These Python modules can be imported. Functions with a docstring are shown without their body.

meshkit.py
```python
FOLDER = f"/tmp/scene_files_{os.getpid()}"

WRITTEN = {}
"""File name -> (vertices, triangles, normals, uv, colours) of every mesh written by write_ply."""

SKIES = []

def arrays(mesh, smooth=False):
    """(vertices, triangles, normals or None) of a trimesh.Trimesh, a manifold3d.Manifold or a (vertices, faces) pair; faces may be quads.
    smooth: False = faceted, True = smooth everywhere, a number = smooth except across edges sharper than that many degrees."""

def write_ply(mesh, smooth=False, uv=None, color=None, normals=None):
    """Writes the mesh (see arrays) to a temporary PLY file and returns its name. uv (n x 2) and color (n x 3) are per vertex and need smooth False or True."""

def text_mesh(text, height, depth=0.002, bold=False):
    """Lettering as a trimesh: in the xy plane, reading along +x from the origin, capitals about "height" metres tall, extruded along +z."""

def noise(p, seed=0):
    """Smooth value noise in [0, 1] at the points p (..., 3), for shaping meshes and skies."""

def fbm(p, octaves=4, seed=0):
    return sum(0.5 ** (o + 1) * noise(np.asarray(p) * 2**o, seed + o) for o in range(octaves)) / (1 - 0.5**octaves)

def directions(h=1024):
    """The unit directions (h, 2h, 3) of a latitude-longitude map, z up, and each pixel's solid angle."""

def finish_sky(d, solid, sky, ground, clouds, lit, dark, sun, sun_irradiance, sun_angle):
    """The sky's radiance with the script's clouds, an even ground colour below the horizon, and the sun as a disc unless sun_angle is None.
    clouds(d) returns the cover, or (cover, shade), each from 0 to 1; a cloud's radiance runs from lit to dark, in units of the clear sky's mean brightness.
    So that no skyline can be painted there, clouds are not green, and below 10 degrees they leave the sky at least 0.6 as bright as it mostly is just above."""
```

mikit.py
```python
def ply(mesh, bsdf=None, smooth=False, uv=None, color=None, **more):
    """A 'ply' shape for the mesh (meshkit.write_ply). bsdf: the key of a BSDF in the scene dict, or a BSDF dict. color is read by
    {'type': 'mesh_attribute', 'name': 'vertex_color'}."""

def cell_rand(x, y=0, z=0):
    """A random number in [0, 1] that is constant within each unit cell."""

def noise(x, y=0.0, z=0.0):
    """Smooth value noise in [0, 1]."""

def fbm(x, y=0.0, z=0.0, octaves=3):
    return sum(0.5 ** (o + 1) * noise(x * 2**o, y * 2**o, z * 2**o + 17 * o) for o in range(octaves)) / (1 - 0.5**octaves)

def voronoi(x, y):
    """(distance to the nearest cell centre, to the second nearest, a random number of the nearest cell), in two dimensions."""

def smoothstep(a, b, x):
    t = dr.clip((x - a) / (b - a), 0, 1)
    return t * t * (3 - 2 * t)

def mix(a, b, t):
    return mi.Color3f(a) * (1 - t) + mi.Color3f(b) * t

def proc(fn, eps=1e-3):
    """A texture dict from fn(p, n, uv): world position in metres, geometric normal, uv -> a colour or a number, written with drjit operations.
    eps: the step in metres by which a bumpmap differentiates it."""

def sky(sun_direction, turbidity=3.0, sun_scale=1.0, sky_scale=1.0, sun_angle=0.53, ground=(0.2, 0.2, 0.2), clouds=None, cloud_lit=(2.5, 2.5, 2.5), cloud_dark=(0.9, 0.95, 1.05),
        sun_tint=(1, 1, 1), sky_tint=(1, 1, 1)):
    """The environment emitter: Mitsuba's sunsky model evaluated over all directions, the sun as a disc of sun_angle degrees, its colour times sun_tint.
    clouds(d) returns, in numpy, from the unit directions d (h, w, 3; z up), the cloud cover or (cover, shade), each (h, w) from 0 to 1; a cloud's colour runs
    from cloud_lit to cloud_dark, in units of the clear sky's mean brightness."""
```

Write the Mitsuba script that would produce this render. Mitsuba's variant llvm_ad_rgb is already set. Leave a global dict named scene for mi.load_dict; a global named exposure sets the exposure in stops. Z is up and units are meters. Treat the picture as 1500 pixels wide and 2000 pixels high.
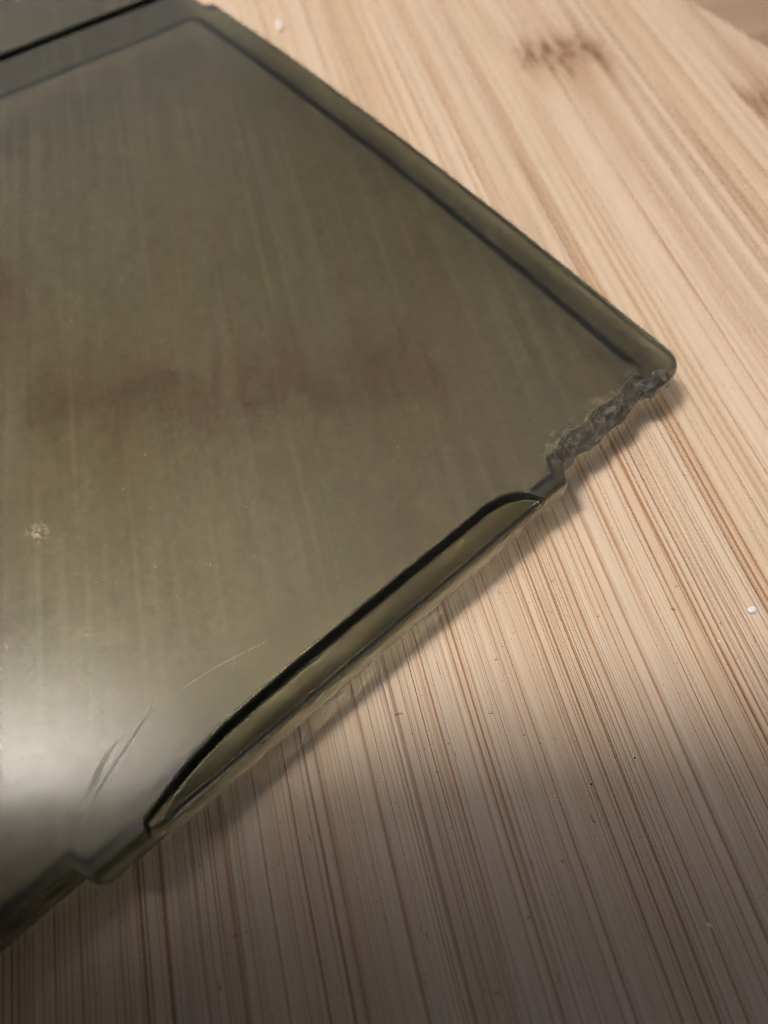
import math
import numpy as np
import drjit as dr
import mitsuba as mi
import trimesh
from shapely.geometry import Polygon, box as sbox
import meshkit
import mikit
from mikit import noise, fbm, cell_rand, smoothstep, mix

T = mi.ScalarTransform4f
scene, labels = {}, {}
MM = 0.001

# ------------------------------------------------------------------ camera, light, exposure
EYE = np.array([0.0, 0.0, 0.079])
RIGHT = np.array([0.99937143, 0.03159658, 0.01607463])
DOWN = np.array([0.03545049, -0.89072716, -0.45315382])
FWD = np.array([0.0, 0.45343884, -0.89128739])
scene['camera'] = {
    'type': 'thinlens', 'fov': math.degrees(2 * math.atan(750 / 1250)), 'fov_axis': 'x',
    'aperture_radius': 0.00085, 'focus_distance': 0.078, 'near_clip': 0.002, 'far_clip': 20.0,
    'to_world': T().look_at(origin=EYE.tolist(), target=(EYE + FWD).tolist(), up=(-DOWN).tolist()),
}
exposure = 4.34
DIM = 1 / 16.0                                  # the room is dim: every light is low and the exposure long
LAMP_DIR = np.array([-0.475, -0.095, 0.87])
LAMP_DIR /= np.linalg.norm(LAMP_DIR)
LAMP_DIST = 0.75
LAMP_RINGS = [(0.0, 0.06, 92.0), (0.06, 0.11, 8.5), (0.11, 0.16, 6.5), (0.16, 0.195, 4.0)]     # frosted lamp: inner and outer radius, radiance
LAMP_TINT = np.array([1.0, 0.915, 0.84])
scene['room_light'] = {'type': 'constant', 'radiance': {'type': 'rgb', 'value': [0.034 * DIM, 0.035 * DIM, 0.043 * DIM]}}

# ------------------------------------------------------------------ helpers


def tag(key, label, category=None, group=None, kind=None):
    d = {'label': label}
    if category:
        d['category'] = category
    if group:
        d['group'] = group
    if kind:
        d['kind'] = kind
    labels[key] = d


def prism(poly, z0, z1, bevel):
    """Convex polygon (k,2) from z0 to z1 with a chamfered top edge."""
    p = np.asarray(poly, float)
    k = len(p)
    q = np.array(Polygon(p).buffer(-bevel, join_style=2).exterior.coords)[:-1]
    order = [np.argmin(((q - a) ** 2).sum(1)) for a in p]
    q = q[order]
    v = np.vstack([np.c_[p, np.full(k, z0)], np.c_[p, np.full(k, z1 - bevel)], np.c_[q, np.full(k, z1)]])
    f = []
    for a in range(2):
        for i in range(k):
            j = (i + 1) % k
            f += [[a * k + i, a * k + j, (a + 1) * k + j], [a * k + i, (a + 1) * k + j, (a + 1) * k + i]]
    for i in range(1, k - 1):
        f += [[2 * k, 2 * k + i, 2 * k + i + 1], [0, i + 1, i]]
    m = trimesh.Trimesh(v, f, process=False)
    if m.volume < 0:
        m.invert()
    return m


def surface_nets(F, us, vs, zs):
    """Mesh of F = 0 (F < 0 inside) on an uneven grid; returns points, quads (outward)."""
    nu, nv, nz = len(us), len(vs), len(zs)
    val = np.empty((nu, nv, nz), np.float32)
    for i in range(0, nu, 24):
        U, V, Z = np.meshgrid(us[i:i + 24], vs, zs, indexing='ij')
        val[i:i + 24] = F(U, V, Z)
    ins = val < 0
    shape = (nu - 1, nv - 1, nz - 1)
    acc = np.zeros(shape + (3,))
    cnt = np.zeros(shape)
    ax = [us, vs, zs]
    quads = []
    index = np.full(shape, -1, np.int64)
    hits = []
    for a in range(3):
        lo = [slice(None)] * 3
        hi = [slice(None)] * 3
        lo[a], hi[a] = slice(0, -1), slice(1, None)
        A, B = val[tuple(lo)], val[tuple(hi)]
        idx = np.argwhere(ins[tuple(lo)] != ins[tuple(hi)])
        va, vb = A[tuple(idx.T)], B[tuple(idx.T)]
        t = va / (va - vb)
        p = np.stack([ax[k][idx[:, k]] for k in range(3)], 1).astype(float)
        step = np.diff(ax[a])
        p[:, a] += t * step[idx[:, a]]
        b, c = [k for k in range(3) if k != a]
        ok = np.ones(len(idx), bool)
        for db in (0, 1):
            for dc in (0, 1):
                cell = idx.copy()
                cell[:, b] -= db
                cell[:, c] -= dc
                good = np.all((cell >= 0) & (cell < np.array(shape)), axis=1)
                ok &= good
                np.add.at(acc, tuple(cell[good].T), p[good])
                np.add.at(cnt, tuple(cell[good].T), 1)
        hits.append((a, b, c, idx[ok], va[ok] < 0))
    used = cnt > 0
    index[used] = np.arange(used.sum())
    pts = acc[used] / cnt[used][:, None]
    for a, b, c, idx, inside_first in hits:
        ring = []
        for db, dc in ((0, 0), (1, 0), (1, 1), (0, 1)):
            cell = idx.copy()
            cell[:, b] -= db
            cell[:, c] -= dc
            ring.append(index[tuple(cell.T)])
        q = np.stack(ring, 1)
        flip = inside_first ^ (a == 1)
        q[~flip] = q[~flip][:, ::-1]
        quads.append(q)
    return pts, np.vstack(quads)


def gradient(F, p, e):
    g = np.zeros_like(p)
    for k in range(3):
        d = np.zeros(3)
        d[k] = e
        g[:, k] = F(*(p + d).T) - F(*(p - d).T)
    return g


def raw_ply(points, faces, normals, bsdf, **more):
    path = meshkit.write_ply((points, faces), normals=normals)
    return {'type': 'ply', 'filename': path, 'face_normals': False, 'bsdf': {'type': 'ref', 'id': bsdf}, **more}


# ------------------------------------------------------------------ bamboo and table materials
G = np.array([0.27909543, -0.96026337])      # along the grain
S = np.array([0.96026337, 0.27909543])       # across it
STRIP, STRIP0 = 20.6, 5.2
NODES = [(3, -139.0, 1.0), (-1, -65.4, 1.7), (-2, -68.3, 1.7), (0, -61.5, 1.5), (-3, -90.4, 1.4), (5, -112.0, 1.0), (2, -262.0, 1.0), (1, -236.0, 1.0), (4, -287.0, 1.0), (-4, -30.0, 1.0)]


def st(p):
    return (p.x * S[0] + p.y * S[1]) * 1000.0, (p.x * G[0] + p.y * G[1]) * 1000.0


def streaks(s, t, w, seed, wmin, wmax, keep, run):
    """Fibre lines: one line to each cell of width w across the grain, with its own width, strength and breaks."""
    out = mi.Float(0)
    base = dr.floor(s / w)
    for o in (-1, 0, 1):
        i = base + o
        r1, r2, r3 = cell_rand(i, seed, 1), cell_rand(i, seed, 2), cell_rand(i, seed, 3)
        c = (i + 0.5 + 0.8 * (r1 - 0.5)) * w
        half = wmin + (wmax - wmin) * r2 * r2
        along = noise(t / run + r1 * 97.0, i * 7.31 + seed)
        half = half * (0.6 + 0.8 * noise(t / (run * 0.35) + r3 * 53.0, i * 3.7 + seed))
        k = dr.select(r3 < keep, 0.35 + 0.65 * cell_rand(i, seed, 4), 0.0) * smoothstep(0.20, 0.45, along)
        d = dr.abs(s - c) / half
        out = dr.maximum(out, k * dr.exp(-d * d * d))
    return out


def bamboo_colour(p, n, uv):
    s, t = st(p)
    k = dr.floor((s - STRIP0) / STRIP)
    ro, rt, rp = cell_rand(k, 5, 1), cell_rand(k, 5, 2), cell_rand(k, 5, 3)
    t2 = t + 300.0 * ro
    sw = s + 0.7 * (noise(t2 / 80.0, k) - 0.5) + 0.15 * (noise(t2 / 11.0, s * 0.25) - 0.5)
    base = mix((0.73, 0.587, 0.455), (0.755, 0.595, 0.42), rt) * (0.95 + 0.08 * rp)
    broad = fbm(sw / 3.2, t2 / 160.0, 3.0, octaves=3)
    base = mix(base, base * mi.Color3f(0.93, 0.88, 0.82), smoothstep(0.42, 0.75, broad))
    base = mix(base, mi.Color3f(0.735, 0.60, 0.47), 0.45 * smoothstep(0.56, 0.8, noise(sw / 0.9, t2 / 90.0, 8.0)))
    fine = fbm(sw * 5.5, t2 * 0.22, 1.0, octaves=2) - 0.5
    base = base * (1.0 + 0.13 * fine)
    crowd = smoothstep(0.25, 0.75, noise(sw / 7.0, t2 / 220.0, 4.0))
    l1 = streaks(sw, t2, 1.15, 11.0, 0.07, 0.25, 0.92, 80.0)
    l2 = streaks(sw, t2, 0.55, 23.0, 0.04, 0.12, 0.9, 45.0) * (0.45 + 0.55 * crowd)
    l3 = streaks(sw, t2, 0.31, 37.0, 0.03, 0.06, 0.75, 22.0) * (0.3 + 0.7 * crowd)
    hue = cell_rand(dr.floor(sw / 1.15), 41, 1)
    dark = mix((0.46, 0.27, 0.135), (0.34, 0.205, 0.13), hue)
    base = mix(base, base * dark / mi.Color3f(0.74), 0.97 * l1)
    base = mix(base, base * mi.Color3f(0.46, 0.33, 0.26), 0.95 * l2)
    base = mix(base, base * mi.Color3f(0.45, 0.33, 0.28), 0.85 * l3)
    node = mi.Float(0)
    halo = mi.Float(0)
    for kk, tt, amp in NODES:
        here = dr.select(dr.abs(k - kk) < 0.5, 1.0, 0.0) * amp
        wob = t - tt + 6.0 * (noise(s / 5.0, kk * 3.1) - 0.5) + 9.0 * (noise(s * 1.6, kk) - 0.5)
        node = node + here * dr.exp(-dr.square(wob / 5.2)) * (0.25 + 0.75 * smoothstep(0.3, 0.75, noise(s * 2.2, t * 0.45, 2.0)))
        halo = halo + here * dr.exp(-dr.square((wob - 4.0) / 12.0))
    base = mix(base, base * mi.Color3f(0.78, 0.66, 0.55), 0.55 * dr.minimum(halo, 1.0))
    base = mix(base, base * mi.Color3f(0.40, 0.28, 0.22), dr.minimum(node, 0.92))
    spot = noise(s * 2.1 + 7.0, t * 1.5, 9.0)
    base = mix(base, base * mi.Color3f(0.55, 0.45, 0.42), 0.8 * smoothstep(0.955, 0.975, spot))
    return dr.clip(base, 0.01, 0.9)


def bamboo_bump(p, n, uv):
    s, t = st(p)
    return 0.5 * noise(s * 6.0, t * 0.35) + 0.5 * noise(s * 2.2, t * 0.12, 4.0)


def table_colour(p, n, uv):
    a = p.x * 950.0 + p.y * 310.0
    b = -p.x * 310.0 + p.y * 950.0
    v = fbm(b / 9.0, a / 150.0, 2.0, octaves=3)
    c = mix((0.47, 0.325, 0.225), (0.33, 0.205, 0.135), smoothstep(0.3, 0.7, v))
    return c * (0.93 + 0.14 * noise(b * 1.2, a * 0.03))


scene['mat_bamboo'] = {'type': 'bumpmap', 'scale': 0.00005, 'arbitrary': mikit.proc(bamboo_bump, eps=0.00008),
                       'bsdf': {'type': 'principled', 'base_color': mikit.proc(bamboo_colour), 'roughness': 0.46, 'specular': 0.35}}
scene['mat_table'] = {'type': 'principled', 'base_color': mikit.proc(table_colour), 'roughness': 0.5, 'specular': 0.3}

# ------------------------------------------------------------------ table, bamboo board
tt = trimesh.creation.box([1.6, 1.6, 0.03])
tt.apply_translation([0, 0.15, -0.015 - 0.016])
scene['table_top'] = mikit.ply(tt, 'mat_table')
tag('table_top', 'brown wooden tabletop under the bamboo board, blurred in the far corner', kind='structure')

# board outline in (s, t) mm; its far corner is cut off at a slant
board = Polygon([(-192.5, 110), (-192.5, -330), (49.7, -330), (115.1, -153.0), (123.4, -130.6), (158, -37), (158, 110)])
tag('bamboo_board', 'pale bamboo board of glued strips carrying the smoked lid', 'board')
n_strip = 0
for k in range(-9, 8):
    s0 = STRIP0 + STRIP * k
    piece = board.intersection(sbox(s0 + 0.02, -400, s0 + STRIP - 0.02, 200)).simplify(0.01)
    if piece.is_empty or piece.area < 20:
        continue
    pst = np.array(piece.exterior.coords)[:-1]
    pxy = (pst[:, :1] * S + pst[:, 1:] * G) * MM
    m = prism(pxy, -0.016, 0.0, 0.00006)
    key = 'bamboo_board__strip' + ('' if n_strip == 0 else f'_{n_strip:03d}')
    scene[key] = mikit.ply(m, 'mat_bamboo')
    n_strip += 1

# ------------------------------------------------------------------ the smoked lid, in (u, v, z) mm: u along its front, v to the back
ORIGIN = np.array([23.46631003, 41.287633])
UD = np.array([-0.73172642, -0.68159845])
VD = np.array([-0.68159845, 0.73172642])
ZT, ROOF, WALL_Z = 9.0, 6.85, 5.6


def to_world(p):
    return np.c_[ORIGIN + p[:, :1] * UD + p[:, 1:2] * VD, p[:, 2]] * MM


def dir_world(n):
    w = np.c_[n[:, :1] * UD + n[:, 1:2] * VD, n[:, 2]]
    return w / np.maximum(np.linalg.norm(w, axis=1, keepdims=True), 1e-12)


def sstep(a, b, x):
    t = np.clip((x - a) / (b - a), 0, 1)
    return t * t * (3 - 2 * t)


def rmax(a, b, r):
    """Intersection with a rounded edge of radius r."""
    a, b = a + r, b + r
    return np.minimum(np.maximum(a, b), 0) + np.hypot(np.maximum(a, 0), np.maximum(b, 0)) - r


EV = np.array([-6, 3, 6, 16, 39, 64, 93, 101, 122, 140.0])
EU = np.array([-27.0, -27.15, -27.3, -28.1, -29.4, -30.3, -30.5, -30.5, -29.9, -29.4])


def right_edge(v):
    return np.interp(v, EV, EU) + 1.7 * sstep(122.2, 123.4, v)


def front_edge(u):
    return 1.9 * (1 - sstep(-0.9, 0.3, u) + sstep(67.6, 68.6, u))


def plan(u, v, rear=131.2):
    d = rmax(front_edge(u) - v, right_edge(v) - u, 3.2)
    d = rmax(d, u - (67.6 - right_edge(v)), 3.2)
    return rmax(d, v - rear, 1.5)


SU = np.array([4.2, 4.7, 5.9, 8.1, 10.7, 15, 24, 39, 46, 50.6, 54.9, 58.4, 61.3, 61.9])
SV = np.array([-0.5, 0.4, 2.4, 3.8, 4.35, 4.3, 4.35, 4.35, 4.15, 3.95, 3.2, 2.4, 1.55, -0.5])
BU = np.array([-30, -25.3, -24.0, -23.2, -22.2, -20.6, -19.6, -17, -14, -12, -9.4, -7, -5.4, -3.2, -1.3, -0.3, 0.3, 1.0, 5])
BV = np.array([-9, -6, 1.5, 3.2, 3.3, 3.0, 5.3, 5.2, 4.5, 4.9, 5.1, 4.6, 5.2, 4.7, 3.9, 2.2, 0.4, -3, -9.0])


def groove(u, v, z):
    vs = np.interp(u, SU, SV)
    floor = np.where(v > 0.5, ZT - 0.75 - 0.30 * (v - 0.5), ZT - 0.75 - 1.05 * (0.5 - v))
    floor = floor - 0.40 * np.maximum(1 - np.abs(v - 0.45) / 0.34, 0) * sstep(4.5, 7, u) * (1 - sstep(59, 62, u))
    floor = floor - 1.3 * np.exp(-((u - 60.2) / 1.6) ** 2) * sstep(0.2, 1.2, v)
    side = v - (vs - 0.36 * np.maximum(ZT - z, 0))
    return rmax(side * 0.94, floor - z, 0.3)


def fracture(u, v, z):
    d = np.clip(ZT - z, 0, 2.3)
    base = np.interp(u, BU, BV)
    p = np.stack([u, v, z], -1)
    rough = 0.8 * (meshkit.noise(p * 0.45, 3) - 0.5) + 0.5 * (meshkit.noise(p * 1.2, 5) - 0.5) + 0.16 * (meshkit.noise(p * 3.1, 9) - 0.5)
    edge = base - 1.35 * d + rough * sstep(-24.5, -22.5, u) + 3.4 * sstep(6.75, 6.45, z)
    return (v - edge) * 0.72


def lid(u, v, z):
    top, bottom = ZT, WALL_Z
    lean = 0.11 * (ZT - z) * (1 - sstep(7, 14, v))
    d2 = plan(u, v) - lean
    body = rmax(d2, z - top, 0.9 + 0.3 * sstep(5, 14, v))
    body = rmax(body, bottom - z, 0.15)
    tongue = rmax(np.abs(u - 34.3) - 26.3, 0.06 - z, 2.0)
    tongue = rmax(tongue, np.maximum(0.26 - v - lean, v - 1.6), 0.15)
    body = np.minimum(body, np.maximum(tongue, z - WALL_Z - 0.4))
    inner2 = rmax(front_edge(u) + 1.25 + 0.8 * (z - 5.0) - lean - v, right_edge(np.minimum(v, 121)) + 4.5 - u, 3.0)
    inner2 = rmax(inner2, u - (67.6 - right_edge(np.minimum(v, 121)) - 4.5), 3.0)
    inner2 = rmax(inner2, v - 122.9, 2.0)
    sunk = 1.3 * sstep(3.5, 7, u) * (1 - sstep(58, 63, u)) * (1 - sstep(3.4, 4.6, v))
    sunk = sunk + 0.55 * np.clip(1.9 + inner2, 0, 1.9) * sstep(5, 10, v)
    cavity = rmax(inner2, z - ROOF + sunk, 0.6 - 0.3 * sstep(5, 10, v))
    body = np.maximum(body, -cavity)
    body = rmax(body, -groove(u, v, z), 0.3)
    near = (u < 5) & (v < 9)
    if np.any(near):
        fr = np.full(np.shape(body), 9.0)
        fr[near] = fracture(u[near], v[near], z[near])
        body = np.maximum(body, -fr)
    return body


us = np.unique(np.r_[np.arange(-32, 4.6, 0.2), np.arange(4.6, 9, 0.16), np.arange(9, 58, 0.25), np.arange(58, 63, 0.16), np.arange(63, 70, 0.25), np.arange(70, 93, 0.8), np.arange(93, 99.2, 0.4)])
vs = np.unique(np.r_[np.arange(-1.6, 6.0, 0.1), np.arange(6.0, 7.2, 0.2), np.arange(7.2, 119, 1.1), np.arange(119, 133, 0.3)])
zs = np.unique(np.r_[np.arange(-0.3, 0.5, 0.2), np.arange(0.5, 4.0, 0.4), np.arange(4.0, 6.4, 0.15), np.arange(6.4, 9.35, 0.1)])
pts, quads = surface_nets(lid, us, vs, zs)
for _ in range(2):                                                      # settle the points on the surface
    g = gradient(lid, pts, 0.04)
    g /= 0.08
    step = lid(*pts.T)[:, None] * g / np.maximum((g * g).sum(1, keepdims=True), 0.2)
    pts = pts - np.clip(step, -0.08, 0.08)
nrm = gradient(lid, pts, 0.05)
W, N = to_world(pts), dir_world(nrm)
tri = np.vstack([quads[:, [0, 1, 2]], quads[:, [0, 2, 3]]])
fn = np.cross(W[tri[:, 1]] - W[tri[:, 0]], W[tri[:, 2]] - W[tri[:, 0]])
if (np.einsum('ij,ij->i', fn, N[tri].mean(1)) > 0).mean() < 0.5:
    tri = tri[:, ::-1]
cen = pts[tri].mean(1)
cu, cv, cz = cen.T
near = (cu < 5) & (cv < 9)
is_break = np.zeros(len(tri), bool)
is_break[near] = np.abs(fracture(cu[near], cv[near], cz[near])) < 0.10
is_groove = (np.abs(groove(cu, cv, cz)) < 0.32) & (cu > 4) & (cu < 62.2) & (cv < 5.2) & (cz > 5.5)
is_tab = ~is_break & ~is_groove & (cu > -0.6) & (cu < 68.4) & (cv < 1.95) & (cz < 8.9)


def lid_part(mask, bsdf):
    t = tri[mask]
    idx, inv = np.unique(t, return_inverse=True)
    return raw_ply(W[idx], inv.reshape(-1, 3), N[idx], bsdf, interior={'type': 'ref', 'id': 'smoke_tint'})


# smoked olive plastic: a tinted body under a slightly hazed, scuffed skin
SIGMA = np.array([318.0, 288.0, 362.0])
scene['smoke_tint'] = {'type': 'homogeneous', 'albedo': {'type': 'rgb', 'value': [0.0, 0.0, 0.0]}, 'sigma_t': {'type': 'rgb', 'value': (SIGMA / SIGMA.max()).tolist()}, 'scale': float(SIGMA.max())}


def uvz(p):
    x, y = p.x * 1000.0 - ORIGIN[0], p.y * 1000.0 - ORIGIN[1]
    return x * UD[0] + y * UD[1], x * VD[0] + y * VD[1], p.z * 1000.0


def line_mark(u, v, a, b, w, fade=2.0):
    """A scratch from a to b (mm), w wide."""
    a, b = np.array(a, float), np.array(b, float)
    length = float(np.linalg.norm(b - a))
    d = (b - a) / length
    al = (u - a[0]) * d[0] + (v - a[1]) * d[1]
    ac = (u - a[0]) * -d[1] + (v - a[1]) * d[0]
    ac = ac + 0.25 * dr.sin(al * 0.35)
    return dr.exp(-dr.square(ac / w)) * smoothstep(0, fade, al) * smoothstep(0, fade, length - al)


SCRATCHES = [((66.5, 5.0), (53.5, 11.3), 0.035), ((65.6, 6.4), (58.2, 10.3), 0.045), ((64.8, 7.1), (59.6, 9.9), 0.03), ((64.4, 6.6), (60.4, 9.1), 0.03), ((52.5, 10.0), (40, 8.2), 0.03),
             ((46.5, 7.6), (44.5, 9.6), 0.03)]


def lid_marks(u, v, z):
    """Pale scuffs and dust on the skin, 0 to 1."""
    m = mi.Float(0)
    for a, b, w in SCRATCHES:
        m = dr.maximum(m, 0.20 * line_mark(u, v, a, b, w))
    speck = noise(u * 2.3, v * 2.3, 5.0)
    m = dr.maximum(m, 0.10 * smoothstep(0.985, 0.995, speck))
    speck2 = noise(u * 0.9 + 31.0, v * 1.1, 2.0) * noise(u * 5.0, v * 5.0, 7.0)
    m = dr.maximum(m, 0.08 * smoothstep(0.82, 0.92, speck2))
    smear = dr.exp(-dr.square((u - 54.2) / 1.1) - dr.square((v - 36.7) / 1.0)) * smoothstep(0.35, 0.7, fbm(u * 2.5, v * 2.0, 3.0))
    edge = smoothstep(-21.5, -19.0, u) * smoothstep(1.5, -2.0, u) * smoothstep(7.2, 5.0, v)
    m = dr.maximum(m, 0.09 * edge * smoothstep(0.45, 0.8, fbm(u * 1.3, v * 1.3, 6.0)))
    return dr.minimum(dr.maximum(m, 0.16 * smear), 1.0)


def lid_skin(p, n, uv):
    u, v, z = uvz(p)
    film = 0.010 + 0.008 * fbm(u / 12.0, v / 15.0, 2.0) + 0.007 * noise(u * 1.2, v * 1.2) + 0.006 * smoothstep(0.5, 0.9, noise(u * 5.0 + v * 2.0, v * 6.5 - u))
    s, t = st(p)
    film = film + 0.012 * smoothstep(0.45, 0.85, noise(s * 1.1, t * 0.035, 3.0)) * noise(s * 0.12, t * 0.05, 6.0) + 0.004 * noise(s * 2.6, t * 0.06, 9.0)  # streaks painted in the skin for bamboo grain seen through the lid
    top = smoothstep(0.3, 0.8, n.z)
    return dr.clip(film * (0.3 + 0.7 * top) + lid_marks(u, v, z) * top, 0, 1)


def lid_bump(p, n, uv):
    u, v, z = uvz(p)
    h = 0.15 * fbm(u * 1.1, v * 2.0, z * 2.0, octaves=2) + 0.30 * noise(u * 7.0 + v * 4.0, v * 8.0 - u * 2.0, z * 6.0) + 0.16 * noise(u * 13.0 - v * 5.0, v * 17.0, z * 6.0)
    h = h - 1.0 * smoothstep(0.93, 0.99, noise(u * 2.7 + 9.0, v * 2.9, z))
    for a, b, w in SCRATCHES[:4]:
        h = h - 0.9 * line_mark(u, v, a, b, w * 1.3)
    return h


def broken_bump(p, n, uv):
    u, v, z = uvz(p)
    return fbm(u * 2.6, v * 2.6, z * 2.6, octaves=4)


def corner_painted_dark(p, n, uv):
    """Dark band painted along the front inside corner, standing for internal reflection."""
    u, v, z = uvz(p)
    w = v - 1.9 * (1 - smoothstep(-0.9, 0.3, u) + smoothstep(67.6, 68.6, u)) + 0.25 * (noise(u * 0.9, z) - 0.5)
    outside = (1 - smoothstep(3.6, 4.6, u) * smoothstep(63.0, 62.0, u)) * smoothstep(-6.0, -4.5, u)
    m = smoothstep(1.55, 1.75, w) * smoothstep(2.65, 2.4, w) * smoothstep(7.3, 7.0, z) * smoothstep(5.68, 5.85, z)  # painted dark where the inside fillet would turn light away
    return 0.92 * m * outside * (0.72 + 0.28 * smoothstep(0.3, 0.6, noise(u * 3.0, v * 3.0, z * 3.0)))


def groove_dark_mask(p, n, uv):
    """Dark painted on the groove wall and lip crease for internal reflection."""
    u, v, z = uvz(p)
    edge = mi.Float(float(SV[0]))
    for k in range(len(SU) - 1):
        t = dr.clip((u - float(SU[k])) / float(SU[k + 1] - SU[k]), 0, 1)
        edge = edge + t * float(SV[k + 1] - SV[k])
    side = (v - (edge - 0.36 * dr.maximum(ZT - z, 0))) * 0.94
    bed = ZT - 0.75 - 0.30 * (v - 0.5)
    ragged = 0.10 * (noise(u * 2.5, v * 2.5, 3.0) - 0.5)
    wall = smoothstep(-0.17, -0.09, side + ragged) * smoothstep(0.15, 0.09, side) * smoothstep(0.02, 0.16, z - bed + ragged)  # wall painted black for light trapped inside the plastic
    crease_dark = 0.9 * smoothstep(0.27, 0.17, dr.abs(v - 0.45)) * smoothstep(4.5, 6.5, u) * smoothstep(62.0, 60.0, u) * smoothstep(7.0, 7.6, z)  # dark line painted for internal reflection along the lip
    return dr.maximum(wall, crease_dark)


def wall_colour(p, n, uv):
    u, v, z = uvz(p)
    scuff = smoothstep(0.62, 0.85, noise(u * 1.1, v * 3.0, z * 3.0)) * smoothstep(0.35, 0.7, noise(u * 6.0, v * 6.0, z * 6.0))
    return mix((0.010, 0.011, 0.010), (0.07, 0.07, 0.065), 0.7 * scuff)  # near-black base painted for trapped light; scuffs are surface marks


def broken_colour(p, n, uv):
    u, v, z = uvz(p)
    c = mix((0.07, 0.066, 0.058), (0.21, 0.20, 0.185), smoothstep(0.3, 0.75, fbm(u * 1.6, v * 2.4, z * 2.4, octaves=4)))
    return mix(c, (0.42, 0.42, 0.42), 0.6 * smoothstep(0.80, 0.9, noise(u * 4.0, v * 4.0, z * 4.0)))


def broken_skin(p, n, uv):
    u, v, z = uvz(p)
    return dr.clip(0.18 + 0.62 * smoothstep(0.35, 0.7, fbm(u * 1.8, v * 1.8, z * 1.8, octaves=3)), 0, 1)


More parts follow.
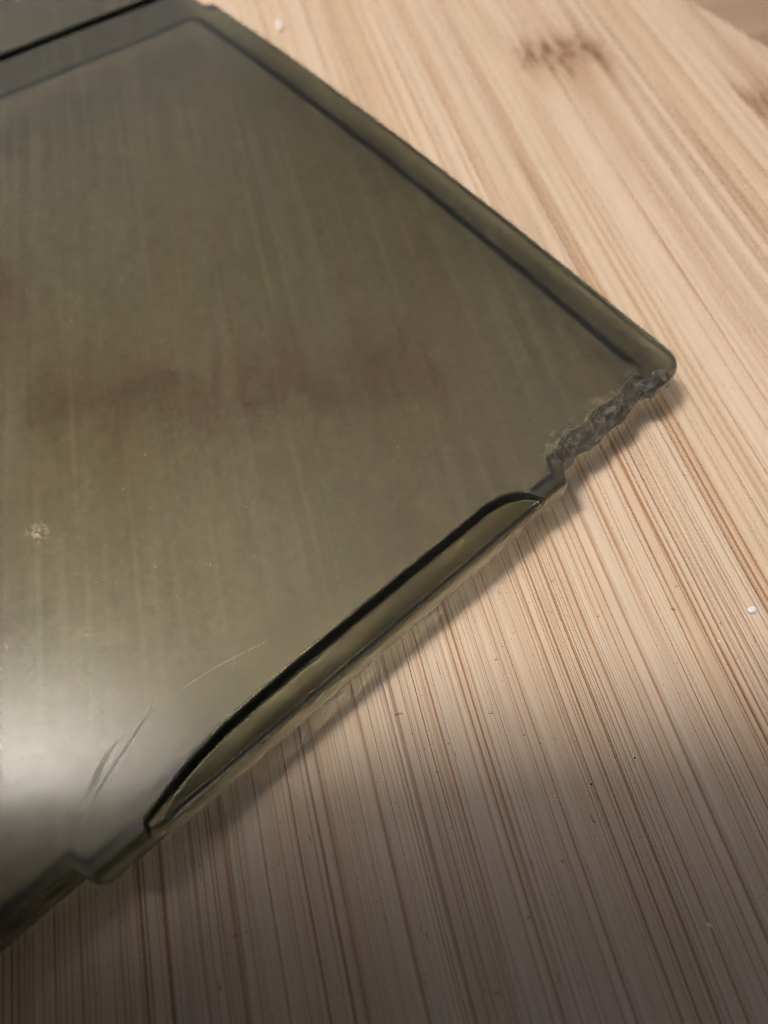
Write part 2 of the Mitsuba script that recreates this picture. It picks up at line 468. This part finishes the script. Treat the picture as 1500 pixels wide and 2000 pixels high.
glass = {'type': 'roughdielectric', 'int_ior': 1.49, 'ext_ior': 1.0, 'alpha': 0.055, 'distribution': 'ggx'}
scene['mat_lid'] = {'type': 'blendbsdf', 'weight': mikit.proc(lid_skin),
                    'a': {'type': 'bumpmap', 'scale': 0.000022, 'arbitrary': mikit.proc(lid_bump, eps=0.00004), 'bsdf': glass},
                    'b': {'type': 'diffuse', 'reflectance': {'type': 'rgb', 'value': [0.60, 0.58, 0.54]}}}
scene['mat_frosted'] = {'type': 'roughdielectric', 'int_ior': 1.49, 'ext_ior': 1.0, 'alpha': 0.045, 'distribution': 'ggx'}
scene['mat_clear'] = {'type': 'blendbsdf', 'weight': mikit.proc(corner_painted_dark),
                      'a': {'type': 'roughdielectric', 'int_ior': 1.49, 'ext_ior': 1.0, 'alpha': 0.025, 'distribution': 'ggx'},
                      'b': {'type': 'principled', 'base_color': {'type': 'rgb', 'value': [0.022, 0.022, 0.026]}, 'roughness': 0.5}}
scene['mat_tab'] = {'type': 'blendbsdf', 'weight': mikit.proc(lid_skin),
                    'a': {'type': 'roughdielectric', 'int_ior': 1.49, 'ext_ior': 1.0, 'alpha': 0.035},
                    'b': {'type': 'diffuse', 'reflectance': {'type': 'rgb', 'value': [0.60, 0.58, 0.54]}}}
scene['mat_groove'] = {'type': 'blendbsdf', 'weight': mikit.proc(groove_dark_mask),
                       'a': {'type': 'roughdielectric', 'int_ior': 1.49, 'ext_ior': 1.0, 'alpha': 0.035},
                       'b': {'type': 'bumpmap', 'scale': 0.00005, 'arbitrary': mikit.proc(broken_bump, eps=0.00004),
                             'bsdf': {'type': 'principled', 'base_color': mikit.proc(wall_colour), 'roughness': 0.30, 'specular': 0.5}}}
scene['mat_broken'] = {'type': 'blendbsdf', 'weight': mikit.proc(broken_skin),
                       'a': {'type': 'roughdielectric', 'int_ior': 1.49, 'ext_ior': 1.0, 'alpha': 0.35},
                       'b': {'type': 'bumpmap', 'scale': 0.00014, 'arbitrary': mikit.proc(broken_bump, eps=0.00004),
                             'bsdf': {'type': 'diffuse', 'reflectance': mikit.proc(broken_colour)}}}

tag('smoked_plastic_lid', 'olive smoked translucent plastic lid with a broken corner lying on the bamboo board', 'plastic lid')
is_top = ~is_break & ~is_groove & ~is_tab & (cz > 7.9)
scene['smoked_plastic_lid__top_plate'] = lid_part(is_top, 'mat_lid')
nz = np.cross(W[tri[:, 1]] - W[tri[:, 0]], W[tri[:, 2]] - W[tri[:, 0]])
nz = nz[:, 2] / np.maximum(np.linalg.norm(nz, axis=1), 1e-15)
is_under = ~is_break & ~is_groove & ~is_tab & ~is_top & (nz < -0.985) & (cz > 6)
scene['smoked_plastic_lid__underside'] = lid_part(is_under, 'mat_frosted')
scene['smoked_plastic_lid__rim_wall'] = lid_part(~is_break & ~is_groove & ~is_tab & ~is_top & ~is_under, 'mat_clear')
scene['smoked_plastic_lid__broken_corner'] = lid_part(is_break, 'mat_broken')
labels['smoked_plastic_lid__broken_corner'] = {'label': 'rough grey fracture where the front corner has broken off'}
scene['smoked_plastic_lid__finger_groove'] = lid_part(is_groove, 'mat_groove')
labels['smoked_plastic_lid__finger_groove'] = {'label': 'long finger groove cut into the front edge, scuffed inner wall painted dark for internal reflection'}
scene['smoked_plastic_lid__front_tab'] = lid_part(is_tab, 'mat_tab')
labels['smoked_plastic_lid__front_tab'] = {'label': 'clear front tab reaching down to the board'}


def panel(u, v, z):
    d2 = rmax(np.interp(v, [130, 200], [-27.6, -26.0]) - u, u - 95.2, 1.5)
    d2 = rmax(d2, np.maximum(133.3 - v, v - 196), 0.4)
    body = rmax(rmax(d2, z - 8.7, 0.6), 4.4 - z, 0.3)
    return np.maximum(body, -rmax(d2 + 2.1, z - 6.6, 0.8))


pu = np.unique(np.r_[np.arange(-29, -24, 0.3), np.arange(-24, 92, 4.0), np.arange(92, 96.4, 0.4)])
pv = np.unique(np.r_[np.arange(132.6, 137, 0.2), np.arange(137, 192, 4.0), np.arange(192, 197.4, 0.4)])
pz = np.r_[np.arange(4.0, 9.2, 0.2)]
pp, pq = surface_nets(panel, pu, pv, pz)
pn = gradient(panel, pp, 0.05)
PW, PN = to_world(pp), dir_world(pn)
pt = np.vstack([pq[:, [0, 1, 2]], pq[:, [0, 2, 3]]])
fn = np.cross(PW[pt[:, 1]] - PW[pt[:, 0]], PW[pt[:, 2]] - PW[pt[:, 0]])
if (np.einsum('ij,ij->i', fn, PN[pt].mean(1)) > 0).mean() < 0.5:
    pt = pt[:, ::-1]
scene['smoked_plastic_lid__rear_panel'] = raw_ply(PW, pt, PN, 'mat_lid', interior={'type': 'ref', 'id': 'smoke_tint'})
labels['smoked_plastic_lid__rear_panel'] = {'label': 'grey rear panel behind the dark gap at the back of the lid'}

# ------------------------------------------------------------------ crumbs on the board
scene['mat_crumb'] = {'type': 'principled', 'base_color': {'type': 'rgb', 'value': [0.82, 0.83, 0.84]}, 'roughness': 0.4, 'specular': 0.5}
scene['mat_dark_speck'] = {'type': 'principled', 'base_color': {'type': 'rgb', 'value': [0.02, 0.018, 0.016]}, 'roughness': 0.7}


def crumb(key, x, y, size, seed, bsdf):
    rng = np.random.default_rng(seed)
    m = trimesh.creation.icosphere(subdivisions=3, radius=1.0)
    v = m.vertices * np.asarray(size)
    v *= (0.75 + 0.5 * meshkit.fbm(m.vertices * 1.3 + seed * 7.7, 3, seed))[:, None]
    a = rng.uniform(0, 6.28)
    c, s_ = math.cos(a), math.sin(a)
    v = v @ np.array([[c, s_, 0], [-s_, c, 0], [0, 0, 1]])
    v[:, 2] -= v[:, 2].min()
    m.vertices = (v + [x, y, 0.0]) * MM
    scene[key] = mikit.ply(m, bsdf, smooth=40)


crumb('white_crumb', 47.9, 27.7, (0.62, 0.46, 0.42), 3, 'mat_crumb')
tag('white_crumb', 'roundish white crumb lying on the bare board near the right edge', 'crumb')
crumb('white_crumb_001', -27.3, 160.7, (2.0, 0.6, 0.55), 5, 'mat_crumb')
tag('white_crumb_001', 'blurred white crumb on the board beside the far back corner of the lid', 'crumb')
crumb('white_crumb_002', 42.9, 23.5, (0.17, 0.14, 0.12), 8, 'mat_crumb')
tag('white_crumb_002', 'tiny white grain on the board just below the roundish crumb', 'crumb')
crumb('white_crumb_003', 35.6, -7.1, (0.30, 0.16, 0.06), 9, 'mat_crumb')
tag('white_crumb_003', 'faint pale flake in the shaded lower right of the board', 'crumb')
crumb('dark_speck', 24.8, 6.2, (0.13, 0.10, 0.07), 12, 'mat_dark_speck')
tag('dark_speck', 'tiny black speck on the shaded board, the lower of the two', 'speck', 'black specks on the board')
crumb('dark_speck_001', 30.2, 9.2, (0.12, 0.10, 0.06), 14, 'mat_dark_speck')
tag('dark_speck_001', 'tiny black speck on the shaded board, the upper of the two', 'speck', 'black specks on the board')

# ------------------------------------------------------------------ lamp, added light panels, and the phone widened for its shade (all outside the frame)
b3 = np.cross(LAMP_DIR, [0, 0, 1.0])
b3 /= np.linalg.norm(b3)
frame = np.eye(4)
frame[:3, 0], frame[:3, 1], frame[:3, 2] = b3, np.cross(-LAMP_DIR, b3), -LAMP_DIR
frame[:3, 3] = np.array([0.0, 0.04, 0.01]) + LAMP_DIR * LAMP_DIST
shade = trimesh.creation.revolve(np.array([[0.0, -0.075], [0.06, -0.075], [0.12, -0.05], [0.205, -0.006], [0.205, 0.004], [0.201, 0.004], [0.201, -0.006], [0.118, -0.048], [0.0, -0.05]]), sections=48)
shade.apply_transform(frame)
scene['mat_white'] = {'type': 'diffuse', 'reflectance': {'type': 'rgb', 'value': [0.8, 0.8, 0.8]}}
scene['mat_shade'] = {'type': 'twosided', 'bsdf': {'type': 'principled', 'base_color': {'type': 'rgb', 'value': [0.6, 0.6, 0.6]}, 'roughness': 0.5}}
scene['ceiling_lamp__shade'] = mikit.ply(shade, 'mat_shade', smooth=35)
ang = np.arange(48) * 2 * np.pi / 48
for q, (ra, rb, power) in enumerate(LAMP_RINGS):
    c, n_ = np.c_[np.cos(ang), np.sin(ang), 0 * ang], len(ang)
    ring = trimesh.Trimesh(np.vstack([c * max(ra, 1e-4), c * rb]), [f for k in range(n_) for f in ([k, n_ + k, n_ + (k + 1) % n_], [k, n_ + (k + 1) % n_, (k + 1) % n_])], process=False)
    ring.apply_transform(frame)
    scene['ceiling_lamp__diffuser' + ('' if q == 0 else f'_{q:03d}')] = mikit.ply(ring, 'mat_white', emitter={'type': 'area', 'radiance': {'type': 'rgb', 'value': (power * DIM * LAMP_TINT).tolist()}})


def light_panel(key, centre, toward, w, h, rgb):
    m = trimesh.creation.box([w, h, 0.01])
    z = np.asarray(toward, float) - np.asarray(centre, float)
    z /= np.linalg.norm(z)
    x = np.cross([0, 0, 1.0], z)
    x = np.array([1.0, 0, 0]) if np.linalg.norm(x) < 1e-6 else x / np.linalg.norm(x)
    f = np.eye(4)
    f[:3, 0], f[:3, 1], f[:3, 2], f[:3, 3] = x, np.cross(z, x), z, centre
    m.apply_transform(f)
    scene[key] = mikit.ply(m, 'mat_white', emitter={'type': 'area', 'radiance': {'type': 'rgb', 'value': [c * DIM for c in rgb]}})


light_panel('added_sheen_panel', (-1.05, 1.55, 0.85), (-1.05 + 1.0, 1.55 - 1.48, 0.85), 1.5, 1.1, (0.22, 0.225, 0.24))  # unseen panel added to lay a grey sheen on the lid
tag('added_sheen_panel', 'dim panel added for a grey sheen on the lid, outside the picture', 'added_sheen_panel')
light_panel('added_fill_panel', (0.25, 0.5, 1.6), (0.25, 0.5, 0.0), 1.8, 1.8, (0.185, 0.192, 0.235))  # unseen panel added as soft overhead fill
tag('added_fill_panel', 'large faint fill panel added overhead, outside the picture', 'fill panel')
tag('ceiling_lamp', 'round lamp above the board, outside the picture, lighting the lid', 'lamp')

body = sbox(-112, -150, 14, 13).buffer(-5).buffer(5, quad_segs=8)  # phone outline, widened sideways to shade more of the board
ph = trimesh.creation.extrude_polygon(body, 8.0, engine='earcut')
pf = np.eye(4)
ROLL = math.radians(4.0)
pf[:3, 0], pf[:3, 1], pf[:3, 2] = RIGHT * math.cos(ROLL) - DOWN * math.sin(ROLL), -RIGHT * math.sin(ROLL) - DOWN * math.cos(ROLL), -FWD
ph.apply_translation([0, 0, 2.5])
ph.apply_scale(MM)
pf[:3, 3] = EYE
ph.apply_transform(pf)
if ph.volume < 0:
    ph.invert()
scene['mat_phone'] = {'type': 'principled', 'base_color': {'type': 'rgb', 'value': [0.03, 0.03, 0.032]}, 'roughness': 0.4}
scene['wide_phone'] = mikit.ply(ph, 'mat_phone')
tag('wide_phone', 'dark phone held above the board, widened to shade its near end, outside the picture', 'wide_phone')
